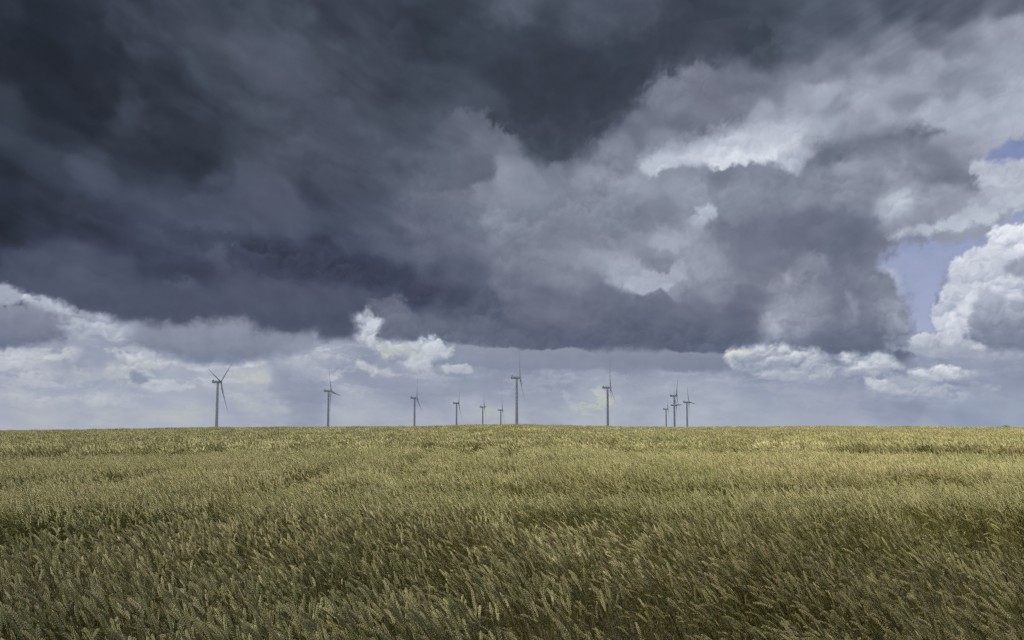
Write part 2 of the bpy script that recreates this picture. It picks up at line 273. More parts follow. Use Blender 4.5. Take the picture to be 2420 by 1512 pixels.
def sky_rgb(U, V):
    shp = U.shape; U = U.ravel().astype(float); V = V.ravel().astype(float)
    # stronger stretching of cloud detail overhead, flatter near the horizon
    flat = 1 + 1.1 * np.exp(-np.clip(HOR - V, 0, None) / 160.0)
    W = V * 1.0
    Vn = HOR - (HOR - V) * flat
    w1x = fbm(U / 210, Vn / 210, 1); w1y = fbm(U / 210, Vn / 210, 2)
    w2x = fbm(U / 62, Vn / 62, 3, 5, .55); w2y = fbm(U / 62, Vn / 62, 4, 5, .55)
    Uw = U + 46 * w1x + 15 * w2x; Vw = V + (34 * w1y + 12 * w2y) / flat
    su, sv, sl = _samples()
    L = np.empty_like(U)
    for i in range(0, len(U), 40000):
        j = slice(i, i + 40000)
        d2 = (Uw[j, None] - su) ** 2 + (1.25 * (Vw[j, None] - sv)) ** 2
        w = 1 / (d2 + 300.0) ** 2.1
        L[j] = (w * sl).sum(1) / w.sum(1)
    # texture: broad streaks in the dark deck, puffs where it is bright
    streak = fbm((U + .75 * V + 30 * w1x) / 260, (V - .35 * U + 30 * w1y) / 90, 11, 5, .52)
    puff = billow((U + 12 * w2x) / 70, (Vn + 12 * w2y) / 60, 12, 5, .55) - .25
    fine = fbm(U / 26, Vn / 22, 13, 5, .6)
    bright = np.clip((L - 85) / 90, 0, 1)
    calm = (1 - .72 * np.clip((V - 840) / 60, 0, 1)) * np.clip(.55 + 1.5 * fbm(U / 150, V / 120, 71, 3), .15, 1.3)
    L = L * (1 + (.17 - .08 * bright) * streak + .03 * bright * puff * calm + (.010 + .030 * bright) * fine * calm)
    lx1 = (U + 26 * w2x + 10 * fbm(U / 18, Vn / 18, 81, 3)) ; ly1 = (Vn + 26 * w2y + 10 * fbm(U / 18, Vn / 18, 82, 3))
    hA, dA = lobes(lx1 / 84, ly1 / 62, 91); hB, dB = lobes(lx1 / 36, ly1 / 28, 92); hC, dC = lobes(lx1 / 15, ly1 / 12, 93); hD, dD = lobes((lx1 + 4 * w2x) / 7, ly1 / 6, 94)
    # bands seen edge-on in the underside of the deck
    bx = U + 60 * w1x; by = V + 40 * w1y + 10 * w2y
    band = fbm((bx + .9 * by) / 330, (by - .42 * bx) / 60, 95, 5, .5)
    L = L * (1 + .16 * (1 - bright) * band)
    L = L + calm * ((6 + 8 * bright) * dA * 1.6 + (3.2 + 10 * bright) * dB * 1.3 + (1 + 7 * bright) * dC)
    up = np.clip((U - 1750) / 300, 0, 1) * np.clip((330 - V) / 60, 0, 1)
    L = L + up * (4 + 16 * fbm((U + 1.8 * V) / 260, (V + .32 * U) / 34, 121, 5, .55))
    def relief(sc, seed, dx, dy):
        a = billow((U + 14 * w2x) / sc, (Vn + 14 * w2y) / (sc * .8), seed, 5, .52)
        b = billow((U - dx + 14 * w2x) / sc, (Vn + dy + 14 * w2y) / (sc * .8), seed, 5, .52)
        return a - b
    L = L + calm * ((4 + 9 * bright) * relief(120, 61, 10, 14) + (1 + 6 * bright) * relief(52, 62, 5, 6))
    ex = fbm(U / 44, Vn / 44, 21, 5, .5) ; ey = fbm(U / 44, Vn / 44, 22, 5, .5)
    wz = fbm(U / 40, Vn / 34, 23, 6, .5); wy = 1.0 * (hB - .6) + .7 * (hC - .6) + .45 * (hD - .6)
    def paint(pc, L):
        pts, lt, lb, fe, ro, op, pf, ts = pc[:8]; fd = pc[8] if len(pc) > 8 else None
        pu, pv = to_uv([p[0] for p in pts], [p[1] for p in pts])
        m = 60
        k = (U > pu.min() - m) & (U < pu.max() + m) & (V > pv.min() - m) & (V < pv.max() + m)
        if not k.any(): return L
        u, v = U[k] + ro * 1.2 * ex[k], V[k] + ro * 1.2 * ey[k] / flat[k] ** .5
        sd, a, b, c, d = poly_sd(u, v, pts)
        fe_ = fe
        if len(pc) > 9:      # one side melts away
            tx = np.clip((u - a) / (b - a + 1e-6), 0, 1); ty = t0 = np.clip((v - c) / (d - c + 1e-6), 0, 1)
            g_ = {'T': 1 - ty, 'B': ty, 'L': 1 - tx, 'R': tx}[pc[9]]
            fe_ = fe * (1 + 4 * g_ ** 1.5)
        al = edge(sd, fe_, ro, wz[k], wy[k], w1x[k])
        if fd: al = al * fade(U[k], V[k], fd)
        t = np.clip((v - c) / (d - c + 1e-6), 0, 1)
        l = lt + (lb - lt) * t
        bl = billow((U[k] + 8 * ex[k]) / ts, (Vn[k] + 8 * ey[k]) / (ts * .8), int(ts) + len(pts), 5, .58)
        if pf >= 8:
            e_ = np.clip(1 - sd / 26, 0, 1)
            l = l + pf * (1.1 * dA[k] * (ts > 24) + 1.7 * dB[k] + 1.1 * dC[k] + .45 * dD[k]) + pf * .5 * (hC[k] - .6) + pf * .12 * fine[k]
        else:
            l = l + pf * .9 * (bl - .25) + pf * .35 * fine[k] + pf * .6 * dB[k]
        al = al * op
        L[k] = L[k] * (1 - al) + l * al
        return L
    low = np.clip((V - 700) / 60, 0, 1) * np.clip((985 - V) / 90, 0, 1) * np.clip((L - 120) / 30, 0, 1)
    wl = np.interp(U, [0, 450, 900, 1300, 2419], [1, .9, .7, .45, .3])
    cl = fbm((U + 30 * w2x) / 120, (V + 9 * w2y) / 26, 111, 6, .55) + .3 * (hC - .6) + .15 * (hD - .6)
    t_ = np.clip((cl - .02) / .30, 0, 1); t_ = t_ * t_ * (3 - 2 * t_)
    L = L + low * wl * (24 * t_ - 11 + 14 * t_ * (1.2 * dC + .6 * dD))
    L = L + 10 * np.clip((V - 890) / 60, 0, 1) * np.clip((U - 900) / 500, 0, 1)
    for pc in PIECES: L = paint(pc, L)
    rgb = None
    blue = np.zeros_like(L); bt = np.zeros_like(L)
    for pts, fe, ro, op, tt in BLUE:
        u, v = U + ro * 1.2 * ex, V + ro * 1.2 * ey
        pu, pv = to_uv([p[0] for p in pts], [p[1] for p in pts])
        k = (U > pu.min() - 40) & (U < pu.max() + 40) & (V > pv.min() - 40) & (V < pv.max() + 40)
        if not k.any(): continue
        sd = poly_sd(u[k], v[k], pts)[0]
        al = edge(sd, fe, ro, wz[k], wy[k], w1x[k]) * op
        blue[k] = np.maximum(blue[k], al)
    for pc in PIECES2:
        L0 = L.copy(); L = paint(pc, L)
        ch = np.clip(np.abs(L - L0) / 4, 0, 1)
        pts, lt, lb, fe, ro, op, pf, ts = pc[:8]
        pu, pv = to_uv([p[0] for p in pts], [p[1] for p in pts])
        k = (U > pu.min() - 40) & (U < pu.max() + 40) & (V > pv.min() - 40) & (V < pv.max() + 40)
        if k.any():
            sd = poly_sd(U[k] + ro * 1.2 * ex[k], V[k] + ro * 1.2 * ey[k] / flat[k] ** .5, pts)[0]
            al = edge(sd, fe, ro, wz[k], wy[k], w1x[k])
            blue[k] = blue[k] * (1 - al * op)
    L = np.clip(L, 30, 236)
    # cloud tone -> display colour
    xs = [30, 50, 85, 120, 150, 175, 200, 236]
    R = np.interp(L, xs, [28, 44, 79, 114, 144, 168, 196, 234])
    G = np.interp(L, xs, [32, 50, 86, 120, 150, 175, 202, 237])
    B = np.interp(L, xs, [42, 61, 101, 136, 166, 190, 214, 244])
    hue = fbm(U / 300, V / 200, 41, 3)
    R = R + 2.2 * hue; G = G - .8 * hue
    dk = np.clip((V - 420) / 200, 0, 1) * np.clip(1 - (L - 60) / 70, 0, 1)
    B = B + 7 * dk * np.clip((L - 48) / 25, 0, 1); G = G - 1 * dk
    lo_ = np.clip((V - 780) / 80, 0, 1); ml = np.clip((L - 168) / 14, -1, 1)
    R = R + lo_ * 1.5 * ml; B = B - lo_ * 3 * ml
    hz = np.exp(-np.clip(HOR - V, 0, None) / 150.0) * np.clip((U - 1300) / 1100, 0, 1)
    R = R - 3 * hz; B = B + 4 * hz
    for x, y, sx, sy, a in WARM:
        uu, vv = to_uv(x, y)
        g = np.exp(-((U - uu) / sx) ** 2 - ((V - vv) / sy) ** 2) * np.clip((L - 172) / 14, 0, 1)
        R = R + .4 * a * g; G = G + .4 * a * g; B = B - 1.9 * a * g
    tb = np.clip((V - 415) / 400, 0, 1)
    bR, bG, bB = 100 + 62 * tb ** .5, 112 + 60 * tb ** .5, 160 + 40 * tb ** .5
    wisp = np.clip(fbm(U / 90, V / 50, 51, 5, .6) * 1.8 + .05, 0, 1) * .30
    bR, bG, bB = bR + (178 - bR) * wisp, bG + (184 - bG) * wisp, bB + (204 - bB) * wisp
    R = R + (bR - R) * blue; G = G + (bG - G) * blue; B = B + (bB - B) * blue
    return np.stack([R, G, B], -1).reshape(shp + (3,))

def srgb2lin(c):
    c = np.clip(c / 255.0, 0, 1)
    return np.where(c <= .04045, c / 12.92, ((c + .055) / 1.055) ** 2.4)
# ------------------------------------------------------------------ sky dome
EXPO = 1.15
SKY_GAIN = 1.0 / 2 ** EXPO
def build_sky():
    az = np.concatenate([np.arange(-180, -50, 1.0), np.arange(-50, -39, .3), np.arange(-39, 39.01, .072), np.arange(39.3, 50, .3), np.arange(50, 180.01, 1.0)])
    el = np.concatenate([np.arange(-6, -1.0, .5), np.arange(-1.0, 33.5, .072), np.arange(33.7, 47.01, .3)])
    A, E = np.meshgrid(az, el)
    ar, er = np.radians(A), np.radians(E)
    U = F_P * ar + CXP; V = HOR - F_P * er
    lin = srgb2lin(sky_rgb(U, V))
    rad = 24000.0
    x = rad * np.cos(er) * np.sin(ar); y = rad * np.cos(er) * np.cos(ar); z = rad * np.sin(er) + 1.65
    n_r, n_c = A.shape
    co = np.stack([x, y, z], -1).reshape(-1, 3).astype(np.float32)
    i = np.arange(n_r - 1)[:, None] * n_c + np.arange(n_c - 1)[None, :]
    quads = np.stack([i, i + n_c, i + n_c + 1, i + 1], -1).reshape(-1, 4).astype(np.int32)
    me = bpy.data.meshes.new('sky')
    me.vertices.add(len(co)); me.vertices.foreach_set('co', co.ravel())
    me.loops.add(quads.size); me.loops.foreach_set('vertex_index', quads.ravel())
    me.polygons.add(len(quads)); me.polygons.foreach_set('loop_start', np.arange(0, quads.size, 4, dtype=np.int32))
    me.polygons.foreach_set('loop_total', np.full(len(quads), 4, dtype=np.int32))
    me.update(calc_edges=True)
    at = me.attributes.new('cloud', 'FLOAT_COLOR', 'POINT')
    rgba = np.ones((len(co), 4), np.float32); rgba[:, :3] = lin.reshape(-1, 3)
    at.data.foreach_set('color', rgba.ravel())
    fa = me.attributes.new('open', 'FLOAT', 'POINT')
    fa.data.foreach_set('value', np.clip((E - 41) / 6, 0, 1).astype(np.float32).ravel())
    m, nt, out = new_mat('cloudy_sky')
    a = N(nt, 'ShaderNodeAttribute', attribute_name='cloud')
    # very fine film-like unevenness of the vapour itself
    tc = N(nt, 'ShaderNodeTexCoord'); no = N(nt, 'ShaderNodeTexNoise'); no.inputs['Scale'].default_value = .0022
    no.inputs['Detail'].default_value = 6
    nt.links.new(tc.outputs['Object'], no.inputs['Vector'])
    mr = N(nt, 'ShaderNodeMapRange'); mr.inputs['From Min'].default_value = .25; mr.inputs['From Max'].default_value = .75
    mr.inputs['To Min'].default_value = .97 * SKY_GAIN; mr.inputs['To Max'].default_value = 1.03 * SKY_GAIN
    nt.links.new(no.outputs['Fac'], mr.inputs['Value'])
    em = N(nt, 'ShaderNodeEmission')
    nt.links.new(a.outputs['Color'], em.inputs['Color']); nt.links.new(mr.outputs['Result'], em.inputs['Strength'])
    tr = N(nt, 'ShaderNodeBsdfTransparent'); mx = N(nt, 'ShaderNodeMixShader')
    o2 = N(nt, 'ShaderNodeAttribute', attribute_name='open')
    nt.links.new(o2.outputs['Fac'], mx.inputs['Fac'])
    nt.links.new(em.outputs[0], mx.inputs[1]); nt.links.new(tr.outputs[0], mx.inputs[2])
    nt.links.new(mx.outputs[0], out.inputs['Surface'])
    m.cycles.emission_sampling = 'NONE'
    me.materials.append(m)
    o = bpy.data.objects.new('sky', me); COL.objects.link(o)
    tag(o, 'heavy slate grey storm clouds with broken white cumulus and blue gaps on the right', kind='structure')
build_sky()

# ------------------------------------------------------------------ terrain
CREST_Y = 90.0
_cx = np.array([-900, 0, 250, 511, 780, 973, 1120, 1220, 1438, 1600, 2000, 2419, 3300.])
_cy = np.array([1024, 1018, 1015.5, 1011, 1009.5, 1008.7, 1005, 1003.9, 1008.4, 1010.3, 1008, 1009.7, 1014.])
TUR = [  # hub x, hub y (photo px), rotor radius px, blade angle, label
 (884, 1527.5, 133.6, 48), (1325.5, 1564, 111, 338.5), (1668.3, 1591.8, 98, 9), (1834.9, 1612.4, 86, 40),
 (1938.1, 1628, 74, 326), (2010, 1640.2, 69, 334), (2080.8, 1510.3, 140, 12), (2442, 1550, 122, 354),
 (2671, 1636.2, 70, 330), (2705.2, 1621.6, 79, 30), (2706.5, 1583.2, 99, 320), (2756.2, 1608.7, 88, 22)]
ROTOR_R, HUB_H = 56.0, 92.0
def hub_pos(hx, hy, rp):
    k = 2419 / 4096
    dx, dy, dz = ray(hx * k, hy * k)
    # distance along the optical axis from the apparent rotor size
    dep = ROTOR_R * F_P / (rp * k)
    ax = dy * math.cos(PITCH) + dz * math.sin(PITCH)
    s = dep / ax
    return Vector((float(dx) * s, float(dy) * s, 1.65 + float(dz) * s))
HUBS = [hub_pos(a, b, c) for a, b, c, d in TUR]

def ground_z(x, y):
    x = np.asarray(x, float); y = np.asarray(y, float)
    yy = np.maximum(y, 5.0)
    px = CXP + F_P * np.clip(x / yy, -1.3, 1.3)
    cz = .87 + (HOR - np.interp(px, _cx, _cy)) / F_P * CREST_Y
    # near the camera the slope depends on x only weakly
    up = cz * np.clip((y - 5) / (CREST_Y - 5), 0, None)
    dn = cz - .0158 * (y - CREST_Y - 4)
    k = .05
    h = np.clip(.5 + .5 * (dn - up) / k, 0, 1)
    z = dn * (1 - h) + up * h - k * h * (1 - h)
    far = np.clip((np.hypot(x, y) - 300) / 500, 0, 1); far = far * far * (3 - 2 * far)
    z = z * (1 - far) + (1.65 - .0155 * np.hypot(x, y)) * far
    z = np.where(y < 5, 0, z)
    z = z + .035 * gnoise(x / 5.5, y / 3.1, 91) * np.clip(1 - y / 200, 0, 1)
    for h_ in HUBS:
        b = h_.z - HUB_H
        d2 = (x - h_.x) ** 2 + (y - h_.y) ** 2
        w = np.exp(-d2 / (2 * 60.0 ** 2))
        g0 = 1.65 - .0155 * math.hypot(h_.x, h_.y)
        z = z + w * (b - g0)
    return z

def axis_coords(fine, step, far, growth):
    a = list(np.arange(0, fine, step)); s = step
    while a[-1] < far:
        s *= growth; a.append(a[-1] + s)
    a = np.array(a)
    return np.concatenate([-a[:0:-1], a])
gx = axis_coords(110, 1.5, 22500, 1.16); gy = axis_coords(130, 1.2, 22500, 1.12)
X, Y = np.meshgrid(gx, gy); rr = np.hypot(X, Y); keep = 22500 / np.maximum(rr, 22500)
X = X * keep; Y = Y * keep
Z = ground_z(X, Y)
nr, nc = X.shape
idx = (np.arange(nr - 1)[:, None] * nc + np.arange(nc - 1)[None, :]).ravel()
faces = np.stack([idx, idx + 1, idx + nc + 1, idx + nc], -1)
m, nt, out = new_mat('field_soil')
pb = N(nt, 'ShaderNodeBsdfPrincipled'); pb.inputs['Roughness'].default_value = .95
geo = N(nt, 'ShaderNodeNewGeometry')
n1 = N(nt, 'ShaderNodeTexNoise'); n1.inputs['Scale'].default_value = 3.0; n1.inputs['Detail'].default_value = 8
n2 = N(nt, 'ShaderNodeTexNoise'); n2.inputs['Scale'].default_value = .01; n2.inputs['Detail'].default_value = 4
nt.links.new(geo.outputs['Position'], n1.inputs['Vector']); nt.links.new(geo.outputs['Position'], n2.inputs['Vector'])
r1 = N(nt, 'ShaderNodeValToRGB'); r1.color_ramp.elements[0].color = (.028, .021, .012, 1); r1.color_ramp.elements[1].color = (.085, .066, .036, 1)
r1.color_ramp.elements[0].position = .35; r1.color_ramp.elements[1].position = .7
r2 = N(nt, 'ShaderNodeValToRGB'); r2.color_ramp.elements[0].color = (.17, .16, .075, 1); r2.color_ramp.elements[1].color = (.26, .23, .11, 1)
r2.color_ramp.elements[0].position = .4; r2.color_ramp.elements[1].position = .6
nt.links.new(n1.outputs['Fac'], r1.inputs['Fac']); nt.links.new(n2.outputs['Fac'], r2.inputs['Fac'])
ln = N(nt, 'ShaderNodeVectorMath', operation='LENGTH'); nt.links.new(geo.outputs['Position'], ln.inputs[0])
mr = N(nt, 'ShaderNodeMapRange'); mr.inputs['From Min'].default_value = 120; mr.inputs['From Max'].default_value = 160
nt.links.new(ln.outputs['Value'], mr.inputs['Value'])
mx = N(nt, 'ShaderNodeMix', data_type='RGBA')
nt.links.new(mr.outputs['Result'], mx.inputs[0]); nt.links.new(r1.outputs['Color'], mx.inputs[6]); nt.links.new(r2.outputs['Color'], mx.inputs[7])
nt.links.new(mx.outputs[2], pb.inputs['Base Color'])
bp = N(nt, 'ShaderNodeBump'); bp.inputs['Distance'].default_value = .04; nt.links.new(n1.outputs['Fac'], bp.inputs['Height'])
nt.links.new(bp.outputs[0], pb.inputs['Normal']); nt.links.new(pb.outputs[0], out.inputs['Surface'])
g = mesh_obj('ground', np.stack([X.ravel(), Y.ravel(), Z.ravel()], -1).tolist(), faces.tolist(), m, smooth=True)
tag(g, 'gently rising farmland soil under the standing wheat, falling away beyond the crest', kind='structure')

# ------------------------------------------------------------------ wheat
def wheat_mat():
    m, nt, out = new_mat('wheat_straw')
    at = N(nt, 'ShaderNodeAttribute', attribute_name='tone')      # x: ear/stem/leaf, y: ripeness of the stalk
    sp = N(nt, 'ShaderNodeSeparateXYZ'); nt.links.new(at.outputs['Vector'], sp.inputs[0])
    oi = N(nt, 'ShaderNodeObjectInfo')
    geo = N(nt, 'ShaderNodeNewGeometry')
    pn = N(nt, 'ShaderNodeTexNoise'); pn.inputs['Scale'].default_value = .22; pn.inputs['Detail'].default_value = 3
    nt.links.new(geo.outputs['Position'], pn.inputs['Vector'])
    def math_(op, a, b):
        n = N(nt, 'ShaderNodeMath', operation=op)
        for i, v in enumerate((a, b)):
            if isinstance(v, (int, float)): n.inputs[i].default_value = v
            else: nt.links.new(v, n.inputs[i])
        return n.outputs[0]
    ripe = math_('ADD', math_('MULTIPLY', sp.outputs['Y'], .45), math_('ADD', math_('MULTIPLY', oi.outputs['Random'], .3), math_('MULTIPLY', math_('SUBTRACT', pn.outputs['Fac'], .3), .7)))
    ear = N(nt, 'ShaderNodeValToRGB'); e = ear.color_ramp
    e.elements[0].position = .05; e.elements[0].color = EAR_G; e.elements[1].position = .95; e.elements[1].color = EAR_R
    x = e.elements.new(.5); x.color = EAR_M
    stem = N(nt, 'ShaderNodeValToRGB'); s_ = stem.color_ramp
    s_.elements[0].position = .1; s_.elements[0].color = STEM_G; s_.elements[1].position = .9; s_.elements[1].color = STEM_R
    nt.links.new(ripe, ear.inputs['Fac']); nt.links.new(ripe, stem.inputs['Fac'])
    mx = N(nt, 'ShaderNodeMix', data_type='RGBA')
    nt.links.new(sp.outputs['X'], mx.inputs[0]); nt.links.new(ear.outputs['Color'], mx.inputs[6]); nt.links.new(stem.outputs['Color'], mx.inputs[7])
    d = N(nt, 'ShaderNodeBsdfPrincipled'); d.inputs['Roughness'].default_value = .55; d.inputs['Specular IOR Level'].default_value = .35
    t = N(nt, 'ShaderNodeBsdfTranslucent')
    nt.links.new(mx.outputs[2], d.inputs['Base Color']); nt.links.new(mx.outputs[2], t.inputs['Color'])
    ms = N(nt, 'ShaderNodeMixShader'); ms.inputs[0].default_value = .22
    nt.links.new(d.outputs[0], ms.inputs[1]); nt.links.new(t.outputs[0], ms.inputs[2]); nt.links.new(ms.outputs[0], out.inputs['Surface'])
    return m
EAR_G = (.275, .310, .110, 1); EAR_M = (.445, .420, .190, 1); EAR_R = (.58, .495, .265, 1)
STEM_G = (.085, .11, .02, 1); STEM_R = (.17, .135, .04, 1)
MW = wheat_mat()

class Acc:
    def __init__(s): s.v = []; s.f = []; s.t = []
    def tube(s, pts, rad, n, kind, ripe):
        b = len(s.v); P_ = [Vector(p) for p in pts]
        for i, p in enumerate(P_):
            d = (P_[min(i + 1, len(P_) - 1)] - P_[max(i - 1, 0)]).normalized()
            a = d.orthogonal().normalized() if i == 0 else (a - d * a.dot(d)).normalized()
            c = d.cross(a)
            for k in range(n):
                th = 2 * math.pi * k / n
                s.v.append(p + (a * math.cos(th) + c * math.sin(th)) * rad[i]); s.t.append((kind, ripe, 0))
        for i in range(len(P_) - 1):
            for k in range(n):
                s.f.append((b + i * n + k, b + i * n + (k + 1) % n, b + (i + 1) * n + (k + 1) % n, b + (i + 1) * n + k))
    def grain(s, base, d, side, L, w, th, ripe, full):
        # one floret: pointed husk, belly at 40 % of its length
        d = d.normalized(); side = (side - d * side.dot(d)).normalized(); up = d.cross(side)
        b = len(s.v)
        rings = [(.16, .62), (.42, 1.0), (.74, .62)] if full else [(.4, 1.0)]
        s.v.append(base)
        for r, q in rings:
            c = base + d * (L * r)
            for a_, b_ in ((1, 0), (0, 1), (-1, 0), (0, -1)):
                s.v.append(c + side * (w * q * a_) + up * (th * q * b_))
        s.v.append(base + d * L)
        e = len(s.v) - 1
        s.t += [(0, ripe - .08, 0)] + [(0, ripe, 0)] * (len(rings) * 4) + [(0, ripe + .12, 0)]
        for k in range(4):
            s.f.append((b, b + 1 + (k + 1) % 4, b + 1 + k))
            for r in range(len(rings) - 1):
                o = b + 1 + 4 * r
                s.f.append((o + k, o + (k + 1) % 4, o + 4 + (k + 1) % 4, o + 4 + k))
            o = b + 1 + 4 * (len(rings) - 1)
            s.f.append((o + k, o + (k + 1) % 4, e))
    def leaf(s, p0, d0, L, w, droop, ripe, rng):
        b = len(s.v); d = d0.normalized(); side = d.cross(Vector((0, 0, 1))).normalized(); p = Vector(p0); n = 5
        for i in range(n + 1):
            t = i / n; ww = w * (1 - t) ** .6 * (.5 + .5 * min(1, t * 4 + .3))
            s.v.append(p + side * ww); s.v.append(p - side * ww); s.t += [(1, ripe, 0)] * 2
            p = p + d * (L / n); d = (d + Vector((0, 0, -droop / n))).normalized()
            side = (side + Vector((rng.uniform(-.2, .2), rng.uniform(-.2, .2), rng.uniform(-.2, .2)))).normalized()
        for i in range(n): s.f.append((b + 2 * i, b + 2 * i + 1, b + 2 * i + 3, b + 2 * i + 2))
    def build(s, name):
        me = bpy.data.meshes.new(name)
        me.from_pydata([tuple(v) for v in s.v], [], s.f)
        a = me.attributes.new('tone', 'FLOAT_VECTOR', 'POINT')
        a.data.foreach_set('vector', np.array(s.t, np.float32).ravel())
        me.materials.append(MW)
        return bpy.data.objects.new(name, me)

import random
def stalk(acc, rng, ox, oy, lod, hs=1.0):
    """one wheat stalk bent by wind towards -x"""
    L = min(.80, rng.gauss(.67, .065)) * hs
    th0 = R(rng.gauss(4, 4)); th1 = R(max(3, rng.gauss(29, 11)))
    if rng.random() < .06: th1 += R(rng.uniform(20, 45))
    az = math.pi + R(rng.gauss(0, 24))                      # heading of the lean
    hx, hy = math.cos(az), math.sin(az)
    ripe = min(1, max(0, rng.gauss(.5, .26)))
    def run(p, th, dth, L, n):
        pts = [p]; dirs = []
        for i in range(n):
            t = th + dth * ((i + .5) / n) ** 1.5
            d = Vector((hx * math.sin(t), hy * math.sin(t), math.cos(t)))
            p = p + d * (L / n); pts.append(p); dirs.append(d)
        return pts, dirs, th + dth
    n = {0: 7, 1: 4, 2: 2}[lod]
    pts, dirs, th = run(Vector((ox, oy, -.02)), th0, th1 - th0, L, n)
    r0 = {0: .0019, 1: .0021, 2: .003}[lod]
    acc.tube(pts, [r0 * (1 - .3 * i / n) for i in range(n + 1)], {0: 5, 1: 3, 2: 3}[lod], 1, ripe)
    nod = R(max(0, rng.gauss(14, 13)))
    if rng.random() < .07: nod += R(rng.uniform(20, 60))
    EL = rng.uniform(.092, .128) * {0: 1, 1: 1.08, 2: 1.25}[lod]
    ns = {0: 20, 1: 12, 2: 4}[lod]
    ep, ed, _ = run(pts[-1], th, nod, EL, ns)
    roll = rng.uniform(0, math.pi)
    if lod == 2:
        w = .0078
        pr = [.45, 1.0, 1.05, .85, .2]
        b = len(acc.v); q = 4
        acc.tube(ep, [w * pr[i] for i in range(ns + 1)], 4, 0, ripe)
    else:
        for i in range(ns):
            d = ed[i]; a = d.orthogonal().normalized(); a = Matrix.Rotation(roll, 3, d) @ a
            c = d.cross(a); sgn = 1 if i % 2 else -1
            t = i / (ns - 1); sz = (.62 + .55 * math.sin(math.pi * (.12 + .78 * t))) * (1 if t < .9 else .85)
            base = ep[i] + a * sgn * .0012
            if lod == 0:
                for q, sp in ((-1, .52), (0, .0), (1, .52)):
                    dd = d * 1.0 + a * sgn * rng.uniform(.26, .42) + c * q * sp * rng.uniform(.6, .9)
                    acc.grain(base + c * q * .0020, dd, c, .0122 * sz, .0020 * sz, .0018 * sz, ripe + rng.uniform(-.12, .12), True)
                if rng.random() < .35:
                    dd = (d + a * sgn * .35 + c * rng.uniform(-.3, .3)).normalized(); p0 = base + dd * .011 * sz
                    acc.tube([p0, p0 + dd * rng.uniform(.004, .012)], [.0004, .0001], 3, 0, min(1, ripe + .25))
            else:
                dd = d * 1.0 + a * sgn * .42
                acc.grain(base, dd, c, .0165 * sz, .0053 * sz, .0036 * sz, ripe + rng.uniform(-.15, .15), False)
        if lod == 0: acc.grain(ep[-1] - ed[-1] * .004, ed[-1], ed[-1].orthogonal(), .011, .0022, .0022, ripe, True)
    if lod < 2 and rng.random() < .75:
        k = rng.choice([n // 2, n // 2 + 1, max(1, n // 2 - 1)]); aa = rng.uniform(0, 6.28)
        acc.leaf(pts[k], Vector((math.cos(aa), math.sin(aa), rng.uniform(.4, 1.2))), rng.uniform(.12, .24), .0032, rng.uniform(1.2, 3.2), rng.uniform(-.1, .9), rng)
    elif lod == 2 and rng.random() < .3:
        aa = rng.uniform(0, 6.28)
        acc.leaf(pts[1], Vector((math.cos(aa), math.sin(aa), .8)), .18, .006, 2, rng.uniform(0, .8), rng)

protos = bpy.data.collections.new('wheat_stalk_kinds')
NV = [22, 14, 10]
rng = random.Random(7)
for lod, (nv, cnt, half) in enumerate(((NV[0], 1, 0), (NV[1], 9, .075), (NV[2], 64, .215))):
    for v in range(nv):
        a = Acc(); q = int(math.ceil(math.sqrt(cnt)))
        for k in range(cnt):
            if cnt == 1: ox = oy = 0
            else:
                ox = ((k % q + rng.random()) / q * 2 - 1) * half * 1.1; oy = ((k // q + rng.random()) / q * 2 - 1) * half * 1.1
            stalk(a, rng, ox, oy, lod)
        protos.objects.link(a.build('wheat_kind_%d%02d' % (lod, v)))

def smooth(a, b, x):
    t = np.clip((x - a) / (b - a), 0, 1); return t * t * (3 - 2 * t)
# laid or trampled spots: x, depth, half width, half depth, amount
def from_px(px, py):
    """where the sight line through a photo point meets the wheat canopy"""
    dx, dy, dz = ray(px, py); t = 3.0
    for _ in range(60):
        x, y = float(dx) * t, float(dy) * t
        zt = float(ground_z(x, y)) + .74
        zz = 1.65 + float(dz) * t
        if zz < zt: break
        t *= 1.07 if zz - zt > .25 else 1.02
    return x, y
DIPS = [(785, 1098, 17, 12, .5), (985, 1085, 12, 10, .3), (1128, 1058, 16, 5, .8), (1215, 1062, 14, 6, .8), (1480, 1056, 22, 6, .45), (1165, 1142, 60, 9, .4),
        (1395, 1138, 50, 9, .45), (1500, 1140, 40, 8, .4), (1310, 1215, 30, 16, .62), (1480, 1235, 34, 26, .62), (2330, 1208, 70, 18, .62), (2230, 1195, 40, 8, .45),
        (1760, 1058, 24, 5, .5), (1800, 1062, 16, 4, .5), (1935, 1058, 14, 5, .6), (2050, 1062, 14, 5, .5), (540, 1062, 30, 5, .4), (60, 1060, 24, 6, .45),
        (300, 1118, 50, 8, .35), (690, 1128, 40, 8, .4), (850, 1140, 36, 8, .4), (30, 1130, 60, 10, .4), (2080, 1275, 50, 10, .4), (840, 1360, 40, 20, .35),
        (640, 1290, 30, 30, .3), (1700, 1060, 20, 5, .35), (500, 1205, 30, 20, .3), (1100, 1330, 20, 40, .3), (2300, 1370, 30, 40, .3), (1900, 1400, 20, 40, .3)]
for q_ in range(15): DIPS.append((690 + 100 * q_, 1140 + 4 * math.sin(q_ * 1.7), 55, 5, .34 + .12 * math.sin(q_ * 2.3)))
for q_ in ((975, 1108, 16, 6), (985, 1090, 12, 7), (1005, 1072, 11, 6), (1040, 1055, 12, 4), (1080, 1040, 14, 3), (1120, 1026, 16, 2), (740, 1108, 14, 8), (120, 1132, 90, 5), (2260, 1130, 80, 5)): DIPS.append(q_ + (.5,))
DW = []
